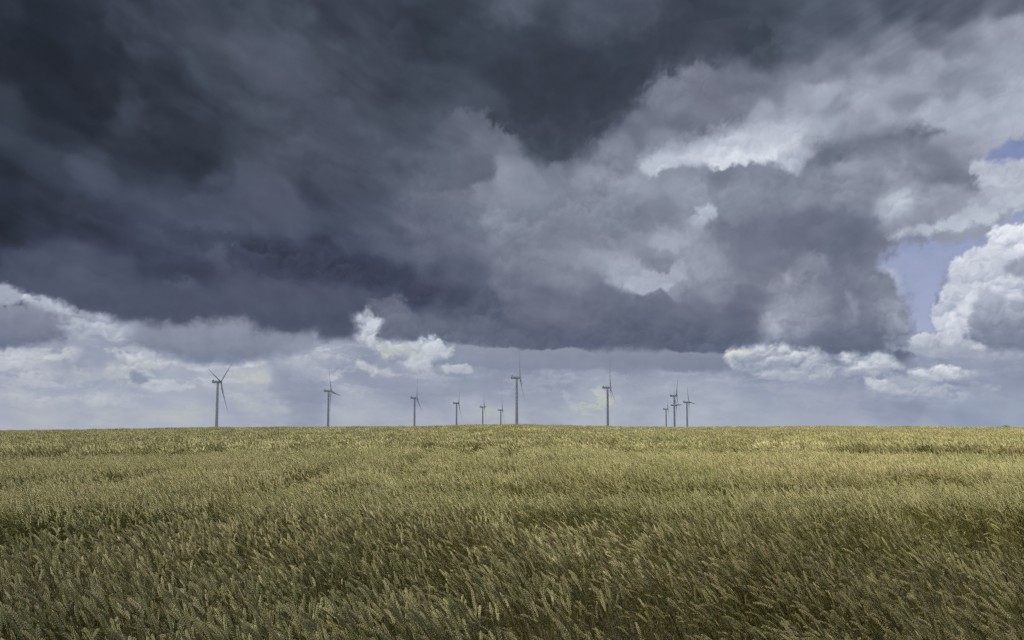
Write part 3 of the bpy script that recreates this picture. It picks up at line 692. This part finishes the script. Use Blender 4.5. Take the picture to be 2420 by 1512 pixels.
for px, py, hw, hh, am in DIPS:
    x, y = from_px(px, py); x2, _ = from_px(px + 1.7 * hw, py); _, ya = from_px(px, py - 1.5 * hh); _, yb = from_px(px, py + 1.5 * hh)
    DW.append((x, y, max(.3, abs(x2 - x)), max(.35, .5 * abs(ya - yb)), min(.95, am * 1.35)))

def field_points(y0, y1, step, seed, cover):
    rs = np.random.RandomState(seed)
    ys = np.arange(y0, y1, step); xm = .80 * y1 + 4
    xs = np.arange(-xm, xm, step)
    Xp, Yp = np.meshgrid(xs, ys)
    Xp = (Xp + rs.uniform(-.5, .5, Xp.shape) * step).ravel(); Yp = (Yp + rs.uniform(-.5, .5, Yp.shape) * step).ravel()
    k = (np.abs(Xp) < .80 * Yp + 3.2)
    r = np.hypot(Xp, Yp)
    k &= (r >= y0) & (r < y1) & (np.hypot(Xp, Yp) > .55)
    Xp, Yp = Xp[k], Yp[k]
    th = cover + .6 * fbm(Xp / 1.6, Yp / 1.1, 301, 3)
    dip = np.zeros_like(Xp)
    for x, y, a, b, am in DW:
        wob = .35 * gnoise(Xp / (a * .6 + .1), Yp / (b * .8 + .1), 401)
        q = ((Xp - x) / a) ** 2 + ((Yp - y) / b) ** 2
        dip = np.maximum(dip, am * np.exp(-q * (1.1 + wob)))
    wav = fbm(Xp / 3.4 + 5, Yp / 1.7, 302, 3)              # gusts laying the crop over in bands
    w2 = fbm(Xp / .9, Yp / .8, 303, 2)
    w3 = fbm(Xp / 11 + 3, Yp / 4.5, 306, 3)
    hole = np.clip((fbm(Xp / 2.1, Yp / 1.3, 307, 3) - .25) / .2, 0, 1) * .5
    small = np.clip((fbm(Xp / .55, Yp / .4, 311, 2) - .22) / .14, 0, 1) * .85 * (step < .3)
    hole = np.maximum(hole, small)    # thin spots where stems show
    dip = np.maximum(dip, hole)
    k = rs.uniform(0, 1, Xp.shape) < np.clip(th, .35, 1)
    k &= rs.uniform(0, 1, Xp.shape) > .55 * dip
    hsc = (1 + .16 * wav + .07 * w2 + .16 * w3 + (.035 if step < .3 else .055) * rs.normal(size=Xp.shape)) * (1 - .7 * dip)
    lean = R(5) * rs.normal(size=Xp.shape) + R(16) * wav + R(9) * w2 + R(13) * w3 + R(22) * dip
    pitch = R(5) * rs.normal(size=Xp.shape) + R(12) * fbm(Xp / 2.6, Yp / 2.6, 304, 2)
    yaw = R(14) * rs.normal(size=Xp.shape) + R(35) * fbm(Xp / 4.2, Yp / 2.8, 305, 2)
    lock = 1.0 if step < .1 else .7                       # ears nod together in small locks
    lean = lean + lock * R(12) * fbm(Xp / .34, Yp / .26, 308, 2); yaw = yaw + lock * R(26) * fbm(Xp / .30, Yp / .30, 309, 2)
    hsc = hsc * (1 + .07 * lock * fbm(Xp / .3, Yp / .22, 310, 2))
    Zp = ground_z(Xp, Yp)
    return [a[k] for a in (Xp, Yp, Zp, hsc, lean, pitch, yaw)], rs

P0, Rt, Sc, Ix = [], [], [], []
off = 0
for lod, (a, b, st, nv, cover) in enumerate(((.9, 7.5, .049, NV[0], .80), (7.5, 24, .15, NV[1], .92), (24, 108, .42, NV[2], 1.1))):
    (x, y, z, h, ln_, pi_, yw), rs = field_points(a, b, st, 50 + lod, cover)
    n = len(x)
    if lod > 0: ln_, pi_ = ln_ * (.9 if lod == 1 else .6), pi_ * .6
    P0.append(np.stack([x, y, z], -1)); Rt.append(np.stack([pi_, -ln_, yw], -1))
    Sc.append(np.stack([np.ones(n) * (.95 + .1 * rs.uniform(size=n)), .95 + .1 * rs.uniform(size=n), h], -1))
    Ix.append(off + rs.randint(0, nv, n)); off += nv
    print('wheat lod', lod, n)
P0 = np.concatenate(P0).astype(np.float32); Rt = np.concatenate(Rt).astype(np.float32); Sc = np.concatenate(Sc).astype(np.float32); Ix = np.concatenate(Ix).astype(np.int32)
me = bpy.data.meshes.new('wheat_field')
me.vertices.add(len(P0)); me.vertices.foreach_set('co', P0.ravel())
for nm, arr in (('rot', Rt), ('scl', Sc)):
    a = me.attributes.new(nm, 'FLOAT_VECTOR', 'POINT'); a.data.foreach_set('vector', arr.ravel())
a = me.attributes.new('which', 'INT', 'POINT'); a.data.foreach_set('value', Ix)
me.materials.append(MW)
wheat = bpy.data.objects.new('wheat_field', me); COL.objects.link(wheat)
tag(wheat, 'dense green gold wheat bending in the wind, filling the foreground up to the crest', 'wheat', kind='stuff')
ng = bpy.data.node_groups.new('stand_of_wheat', 'GeometryNodeTree')
ng.interface.new_socket('Geometry', in_out='INPUT', socket_type='NodeSocketGeometry')
ng.interface.new_socket('Geometry', in_out='OUTPUT', socket_type='NodeSocketGeometry')
gi = N(ng, 'NodeGroupInput'); go = N(ng, 'NodeGroupOutput')
ci = N(ng, 'GeometryNodeCollectionInfo'); ci.inputs['Collection'].default_value = protos
ci.inputs['Separate Children'].default_value = True; ci.inputs['Reset Children'].default_value = True
ip = N(ng, 'GeometryNodeInstanceOnPoints'); ip.inputs['Pick Instance'].default_value = True
def named(nm, t):
    n = N(ng, 'GeometryNodeInputNamedAttribute', data_type=t); n.inputs['Name'].default_value = nm
    return n.outputs['Attribute']
e2r = N(ng, 'FunctionNodeEulerToRotation')
ng.links.new(gi.outputs[0], ip.inputs['Points']); ng.links.new(ci.outputs[0], ip.inputs['Instance'])
ng.links.new(named('which', 'INT'), ip.inputs['Instance Index'])
ng.links.new(named('rot', 'FLOAT_VECTOR'), e2r.inputs[0]); ng.links.new(e2r.outputs[0], ip.inputs['Rotation'])
ng.links.new(named('scl', 'FLOAT_VECTOR'), ip.inputs['Scale'])
ng.links.new(ip.outputs[0], go.inputs[0])
md = wheat.modifiers.new('stand', 'NODES'); md.node_group = ng

# ------------------------------------------------------------------ wind turbines
def paint(name, col, rough):
    m, nt, out = new_mat(name)
    p = N(nt, 'ShaderNodeBsdfPrincipled'); p.inputs['Roughness'].default_value = rough
    geo = N(nt, 'ShaderNodeTexCoord'); no = N(nt, 'ShaderNodeTexNoise'); no.inputs['Scale'].default_value = .35; no.inputs['Detail'].default_value = 5
    mp = N(nt, 'ShaderNodeMapping'); mp.inputs['Scale'].default_value = (1, 1, .15)
    nt.links.new(geo.outputs['Object'], mp.inputs[0]); nt.links.new(mp.outputs[0], no.inputs['Vector'])
    r = N(nt, 'ShaderNodeValToRGB'); r.color_ramp.elements[0].color = tuple(c * .95 for c in col) + (1,); r.color_ramp.elements[1].color = col + (1,)
    nt.links.new(no.outputs['Fac'], r.inputs['Fac']); nt.links.new(r.outputs[0], p.inputs['Base Color']); nt.links.new(p.outputs[0], out.inputs['Surface'])
    return m
M_TOWER = paint('tower_paint', (.80, .82, .85), .45); M_BLADE = paint('blade_gelcoat', (.74, .76, .79), .38); M_NAC = paint('nacelle_paint', (.72, .74, .78), .45)
M_DARK = paint('dark_metal', (.12, .12, .13), .5)

def lathe(prof, n=28):
    v, f = [], []
    for r, z in prof:
        for k in range(n):
            a = 2 * math.pi * k / n; v.append((r * math.cos(a), r * math.sin(a), z))
    for i in range(len(prof) - 1):
        for k in range(n): f.append((i * n + k, i * n + (k + 1) % n, (i + 1) * n + (k + 1) % n, (i + 1) * n + k))
    f.append(tuple(range(n - 1, -1, -1))); f.append(tuple((len(prof) - 1) * n + k for k in range(n)))
    return v, f

OV = 5.4           # rotor plane ahead of the tower axis
def tower_mesh():
    prof = [(2.5 - .70 * k / 12, -2.0 + 92.0 * k / 12) for k in range(13)]
    return lathe(prof, 32)
def nacelle_mesh():
    # cross sections along x: (x, half width, bottom, top)
    sec = [(-9.7, .5, 90.9, 92.6), (-9.55, 1.2, 90.4, 93.2), (-9.1, 1.65, 90.1, 93.75), (-8.2, 1.9, 89.95, 93.95), (-5, 1.98, 89.9, 93.95), (0, 2.0, 89.9, 93.9), (2.0, 1.95, 89.95, 93.85), (2.9, 1.7, 90.5, 93.6), (3.35, 1.35, 90.9, 93.3)]
    v, f = [], []; n = 12
    for x, w, b, t in sec:
        c = (b + t) / 2; h = (t - b) / 2
        for k in range(n):
            a = 2 * math.pi * (k + .5) / n; ca, sa = math.cos(a), math.sin(a)
            q = .42
            v.append((x, w * math.copysign(abs(ca) ** q, ca), c + h * math.copysign(abs(sa) ** q, sa)))
    for i in range(len(sec) - 1):
        for k in range(n): f.append((i * n + k, (i + 1) * n + k, (i + 1) * n + (k + 1) % n, i * n + (k + 1) % n))
    f.append(tuple(range(n))); f.append(tuple(reversed([(len(sec) - 1) * n + k for k in range(n)])))
    return v, f
def prism_y(poly, w):
    n = len(poly)
    v = [(x, -w, z) for x, z in poly] + [(x, w, z) for x, z in poly]
    f = [tuple(range(n)), tuple(range(2 * n - 1, n - 1, -1))] + [(i, i + n, (i + 1) % n + n, (i + 1) % n) for i in range(n)]
    return v, f
def cooler_mesh():
    return prism_y([(-9.6, 93.0), (-9.0, 93.9), (-8.0, 95.3), (-7.3, 95.75), (-6.7, 95.6), (-6.5, 95.1), (-6.75, 94.85), (-7.1, 95.0), (-7.5, 94.8), (-7.3, 93.9), (-8.5, 93.0)], 1.75)
def sensor_mesh():
    v, f = [], []
    for (x0, x1, y0, y1, z0, z1) in ((-7.05, -6.95, -.05, .05, 95.6, 97.3), (-7.25, -6.75, -.03, .03, 96.9, 96.98), (-7.3, -7.16, -.07, .07, 96.98, 97.25), (-6.84, -6.7, -.07, .07, 96.98, 97.25)):
        b = len(v); v += [(x, y, z) for x in (x0, x1) for y in (y0, y1) for z in (z0, z1)]
        f += [tuple(b + i for i in q) for q in ((0, 1, 3, 2), (4, 6, 7, 5), (0, 4, 5, 1), (2, 3, 7, 6), (0, 2, 6, 4), (1, 5, 7, 3))]
    return v, f
def hub_mesh():
    # spinner: revolve round local x
    prof = [(-2.1, 1.35), (-1.9, 1.75), (-1.0, 2.0), (0, 2.05), (.9, 1.9), (1.6, 1.45), (2.05, .8), (2.2, .05)]
    n = 24; v, f = [], []
    for x, r in prof:
        for k in range(n):
            a = 2 * math.pi * k / n; v.append((x, r * math.cos(a), r * math.sin(a)))
    for i in range(len(prof) - 1):
        for k in range(n): f.append((i * n + k, i * n + (k + 1) % n, (i + 1) * n + (k + 1) % n, (i + 1) * n + k))
    f.append(tuple(range(n - 1, -1, -1))); f.append(tuple((len(prof) - 1) * n + k for k in range(n)))
    return v, f
def blade_mesh():
    # span along +z, chord mostly along y (rotor plane), thickness along x
    st = [(1.2, 2.2, 1.0, 0), (3.2, 2.25, .95, 4), (6.5, 3.1, .62, 16), (10.5, 3.95, .36, 15), (15, 3.65, .28, 12), (22, 2.95, .24, 8), (30, 2.25, .22, 5), (39, 1.6, .2, 2.5), (47, 1.08, .18, 1), (52.5, .72, .17, 0), (55.2, .42, .16, 0), (56, .12, .16, 0)]
    n = 18; v, f = [], []
    for z, c, tr_, tw in st:
        t = max(0., (tr_ - .2) / .8) if tr_ > .4 else 0
        off = c * (.5 * t + .3 * (1 - t))
        bend = 2.6 * (z / 56) ** 2 + z * math.sin(R(2.0))
        for k in range(n):
            a = 2 * math.pi * k / n
            ch = .5 * c * (1 - math.cos(a)) - off                      # 0..c from leading edge
            u_ = (1 - math.cos(a)) / 2
            thk = .5 * c * tr_ * (math.sin(a) if t > .9 else math.sin(a) * (t + (1 - t) * (1.28 * (1 - u_) ** .55 * (.55 + .6 * u_) ** 0 )))
            cs, sn = math.cos(R(tw + 2)), math.sin(R(tw + 2))
            v.append((thk * cs - ch * sn + bend, ch * cs + thk * sn, z))
    for i in range(len(st) - 1):
        for k in range(n): f.append((i * n + k, (i + 1) * n + k, (i + 1) * n + (k + 1) % n, i * n + (k + 1) % n))
    f.append(tuple(range(n))); f.append(tuple(reversed([(len(st) - 1) * n + k for k in range(n)])))
    return v, f

YAW = R(-1.5); TILT = Matrix.Rotation(R(-5), 4, 'Y')
def turbine_proto():
    root = bpy.data.objects.new('wind_turbine', None); COL.objects.link(root)
    tw_ = mesh_obj('tower', *tower_mesh(), M_TOWER, root, True)
    for p_ in tw_.data.polygons:
        if len(p_.vertices) > 4: p_.use_smooth = False
    nac = mesh_obj('nacelle', *nacelle_mesh(), M_NAC, root, True)
    mesh_obj('cooler', *cooler_mesh(), M_NAC, nac)
    mesh_obj('wind_sensor', *sensor_mesh(), M_DARK, nac)
    mesh_obj('hub', *hub_mesh(), M_BLADE, root, True)
    b = mesh_obj('blade', *blade_mesh(), M_BLADE, root, True)
    for _ in range(2):
        c = b.copy(); COL.objects.link(c); c.parent = root
    return root
def copy_tree(o, parent=None):
    c = o.copy(); COL.objects.link(c); c.parent = parent
    for ch in list(o.children): copy_tree(ch, c)
    return c
LABELS = [
 'wind turbine with all three blades spread wide, first from the left edge',
 'wind turbine second from the left with a short blade pointing right',
 'wind turbine third from the left, tall upright blade, standing alone before the small trio',
 'small wind turbine with a stubby blade over its nacelle, left of the two smallest ones',
 'small wind turbine in the middle of the three small ones left of the tallest turbine',
 'smallest wind turbine, close beside the tallest one on its left',
 'tallest and nearest wind turbine in the middle of the crest',
 'large wind turbine standing alone between the tallest one and the right-hand cluster',
 'small wind turbine at the left of the right-hand cluster of four',
 'far wind turbine mostly hidden behind the tower of the tall cluster turbine',
 'tallest wind turbine of the right-hand cluster, overlapping a farther one behind it',
 'wind turbine at the right end of the cluster, a blade pointing down to the right']
proto = turbine_proto()
roots = [proto] + [copy_tree(proto) for _ in range(11)]
for root, h_, (a_, b_, c_, th), lb in zip(roots, HUBS, TUR, LABELS):
    tag(root, lb, 'wind turbine', 'wind turbines along the horizon')
    Ry = Matrix.Rotation(YAW + R({320: -6, 330: -8, 354: -3}.get(th, 0)), 4, 'Z')
    hubl = Vector((OV, 0, HUB_H))
    base = h_ - (Ry @ hubl)
    root.matrix_world = Matrix.Translation(base) @ Ry
    k = 0
    for ch in root.children:
        nm = ch.name.split('.')[0]
        if nm == 'hub': ch.matrix_local = Matrix.Translation(hubl) @ TILT
        if nm == 'blade':
            # blade angle grows from up towards +y (away from the camera)
            ch.matrix_local = Matrix.Translation(hubl) @ TILT @ Matrix.Rotation(-R(th + 120 * k), 4, 'X')
            k += 1

# ------------------------------------------------------------------ tree beyond the crest
def tree(name, x, y, top, width, label, seed):
    rng = random.Random(seed); zb = float(ground_z(x, y)) - .05; H = top - zb
    root = bpy.data.objects.new(name, None); COL.objects.link(root); root.location = (x, y, zb)
    tag(root, label, 'tree')
    a = Acc()
    m1, nt, out = new_mat('bark'); p = N(nt, 'ShaderNodeBsdfPrincipled'); p.inputs['Roughness'].default_value = .9
    no = N(nt, 'ShaderNodeTexNoise'); no.inputs['Scale'].default_value = 4; r = N(nt, 'ShaderNodeValToRGB')
    r.color_ramp.elements[0].color = (.05, .04, .03, 1); r.color_ramp.elements[1].color = (.14, .11, .08, 1)
    nt.links.new(no.outputs['Fac'], r.inputs['Fac']); nt.links.new(r.outputs[0], p.inputs['Base Color']); nt.links.new(p.outputs[0], out.inputs['Surface'])
    m2, nt, out = new_mat('leaves'); p = N(nt, 'ShaderNodeBsdfPrincipled'); p.inputs['Roughness'].default_value = .6
    no = N(nt, 'ShaderNodeTexNoise'); no.inputs['Scale'].default_value = 1.2; r = N(nt, 'ShaderNodeValToRGB')
    r.color_ramp.elements[0].color = (.030, .050, .018, 1); r.color_ramp.elements[1].color = (.085, .12, .04, 1)
    r.color_ramp.elements[0].position = .35; r.color_ramp.elements[1].position = .65
    nt.links.new(no.outputs['Fac'], r.inputs['Fac']); nt.links.new(r.outputs[0], p.inputs['Base Color']); nt.links.new(p.outputs[0], out.inputs['Surface'])
    a.tube([(0, 0, -.3), (.05, 0, H * .2), (.1, .05, H * .5), (.05, .1, H * .85)], [.28, .2, .14, .03], 8, 0, 0)
    tips = []
    for k in range(16):
        t = rng.uniform(.3, .8); an = rng.uniform(0, 6.28); ln = width * .5 * rng.uniform(.45, 1) * math.sin(math.pi * min(.95, t))
        p0 = Vector((.08, .05, H * t)); p2 = p0 + Vector((math.cos(an) * ln, math.sin(an) * ln, ln * rng.uniform(.35, .9)))
        if p2.z > H * .93: p2.z = H * .93
        a.tube([p0, (p0 + p2) / 2 + Vector((0, 0, .15)), p2], [.09, .05, .02], 5, 0, 0); tips.append(p2)
    tips.append(Vector((0, 0, H * .9)))
    tr_ = bpy.data.meshes.new('trunk'); tr_.from_pydata([tuple(v) for v in a.v], [], a.f); tr_.materials.append(m1)
    o = bpy.data.objects.new('trunk', tr_); COL.objects.link(o); o.parent = root
    v, f = [], []
    for tp in tips:
        rad = width * rng.uniform(.12, .2)
        for _ in range(230):
            d = Vector((rng.gauss(0, 1), rng.gauss(0, 1), rng.gauss(0, .8))).normalized() * rad * rng.uniform(.3, 1.1) ** .5
            c = tp + d
            u_ = Vector((rng.gauss(0, 1), rng.gauss(0, 1), rng.gauss(0, 1))).normalized(); w_ = u_.orthogonal().normalized()
            s = rng.uniform(.08, .17); b = len(v)
            v += [c - u_ * s, c + w_ * s * .5, c + u_ * s, c - w_ * s * .5]; f.append((b, b + 1, b + 2, b + 3))
    mesh_obj('crown', v, f, m2, root)
k_ = 2419 / 4096
dx, dy, dz = ray(4023 * k_, 1703 * k_); t_ = 430 / float(dy)
tree('field_tree', float(dx) * t_, 430, 1.65 + float(ray(4023 * k_, 1698.5 * k_)[2]) * t_ + .25, 5.6, 'dark green treetop peeking over the wheat at the far right', 5)

# ------------------------------------------------------------------ light, world, camera
NEAR_SHADE = 12.8
SUN_EL, SUN_AZ = 47.0, -96.0                                 # azimuth from +y towards +x
w = bpy.data.worlds.new('World'); scene.world = w; w.use_nodes = True
nt = w.node_tree; nt.nodes.clear()
sk = N(nt, 'ShaderNodeTexSky', sky_type='NISHITA'); sk.sun_disc = False
sk.sun_elevation = R(SUN_EL); sk.sun_rotation = R(SUN_AZ); sk.air_density = 1.0; sk.dust_density = 2.0
bg = N(nt, 'ShaderNodeBackground'); bg.inputs['Strength'].default_value = .08
wo = N(nt, 'ShaderNodeOutputWorld'); nt.links.new(sk.outputs[0], bg.inputs[0]); nt.links.new(bg.outputs[0], wo.inputs[0])
sl = bpy.data.lights.new('sun', 'SUN'); sl.energy = 5.0; sl.angle = R(.5); sl.color = (1.0, .95, .87)
so = bpy.data.objects.new('sun', sl); COL.objects.link(so)
sd_ = Vector((math.cos(R(SUN_EL)) * math.sin(R(SUN_AZ)), math.cos(R(SUN_EL)) * math.cos(R(SUN_AZ)), math.sin(R(SUN_EL))))
so.rotation_euler = (-sd_).to_track_quat('-Z', 'Y').to_euler(); so.location = sd_ * 300

# unseen cloud shapes, added to block the sun from turbines and near wheat
def cloud(name, cx, cy, h, ax, ay, az, label, seed):
    n_a, n_b = 160, 60
    a = np.linspace(0, 2 * math.pi, n_a, endpoint=False); b = np.linspace(-math.pi / 2, math.pi / 2, n_b)
    A, B = np.meshgrid(a, b)
    sq = np.sign(np.cos(B)) * np.abs(np.cos(B)) ** .7
    x = sq * np.cos(A); y = sq * np.sin(A); z = np.sin(B)
    d = 1 + .16 * fbm(x * 2.2 + seed, y * 2.2 + z, seed, 5, .55) + .10 * billow(x * 5 + z, y * 5, seed + 3, 4, .55)
    x, y = x * d, y * d
    z = np.where(z > 0, z * (1 + 1.2 * billow(x * 4, y * 4, seed + 9, 4)), z * (.35 + .25 * billow(x * 3, y * 3, seed + 5, 4)))
    v = np.stack([x * ax, y * ay, z * az], -1).reshape(-1, 3)
    f = [(i * n_a + k, i * n_a + (k + 1) % n_a, (i + 1) * n_a + (k + 1) % n_a, (i + 1) * n_a + k) for i in range(n_b - 1) for k in range(n_a)]
    m, nt, out = new_mat('sun_blocker'); df = N(nt, 'ShaderNodeBsdfDiffuse'); df.inputs[0].default_value = (.85, .87, .9, 1)
    nt.links.new(df.outputs[0], out.inputs[0])
    o = mesh_obj(name, v.tolist(), f, m, None, True); o.location = (cx, cy, h)
    tag(o, label, kind='structure')
    return o, v
def under(gx_, gy_, h):
    k = h / sd_.z
    return gx_ + sd_.x * k, gy_ + sd_.y * k
cx_, cy_ = under(40, 1650, 2500)
cloud('cloud', cx_, cy_, 2500, 1250, 1000, 260, 'unseen cloud shape added overhead to shade the turbines', 3)  # added out of view to keep sunlight off the towers
cx_, cy_ = under(10, -380, 1400)
o_, v_ = cloud('cloud', cx_, cy_, 1400, 420, 380, 110, 'smaller unseen cloud shape added to shade the near edge of the wheat', 8)  # added out of view to darken the foreground wheat
wv = v_ + np.array([cx_, cy_, 1400.0]); qx = wv[:, 0] - sd_.x / sd_.z * wv[:, 2]; qy = wv[:, 1] - sd_.y / sd_.z * wv[:, 2]
o_.location.y += NEAR_SHADE - qy[np.abs(qx) < 30].max()

cam = bpy.data.cameras.new('camera'); co = bpy.data.objects.new('camera', cam); COL.objects.link(co)
cam.sensor_width = 36; cam.sensor_fit = 'HORIZONTAL'; cam.lens = 36 * F_P / 2419.0
cam.shift_y = SW / 2419.0; cam.clip_start = .05; cam.clip_end = 60000
co.location = (0, 0, 1.65); co.rotation_euler = (R(90) + PITCH, 0, 0)
scene.camera = co
scene.view_settings.view_transform = 'Standard'; scene.view_settings.look = 'None'
scene.view_settings.exposure = EXPO; scene.view_settings.gamma = 1
scene.cycles.use_denoising = False
scene.cycles.max_bounces = 6; scene.cycles.diffuse_bounces = 2; scene.cycles.glossy_bounces = 2
scene.cycles.transparent_max_bounces = 8
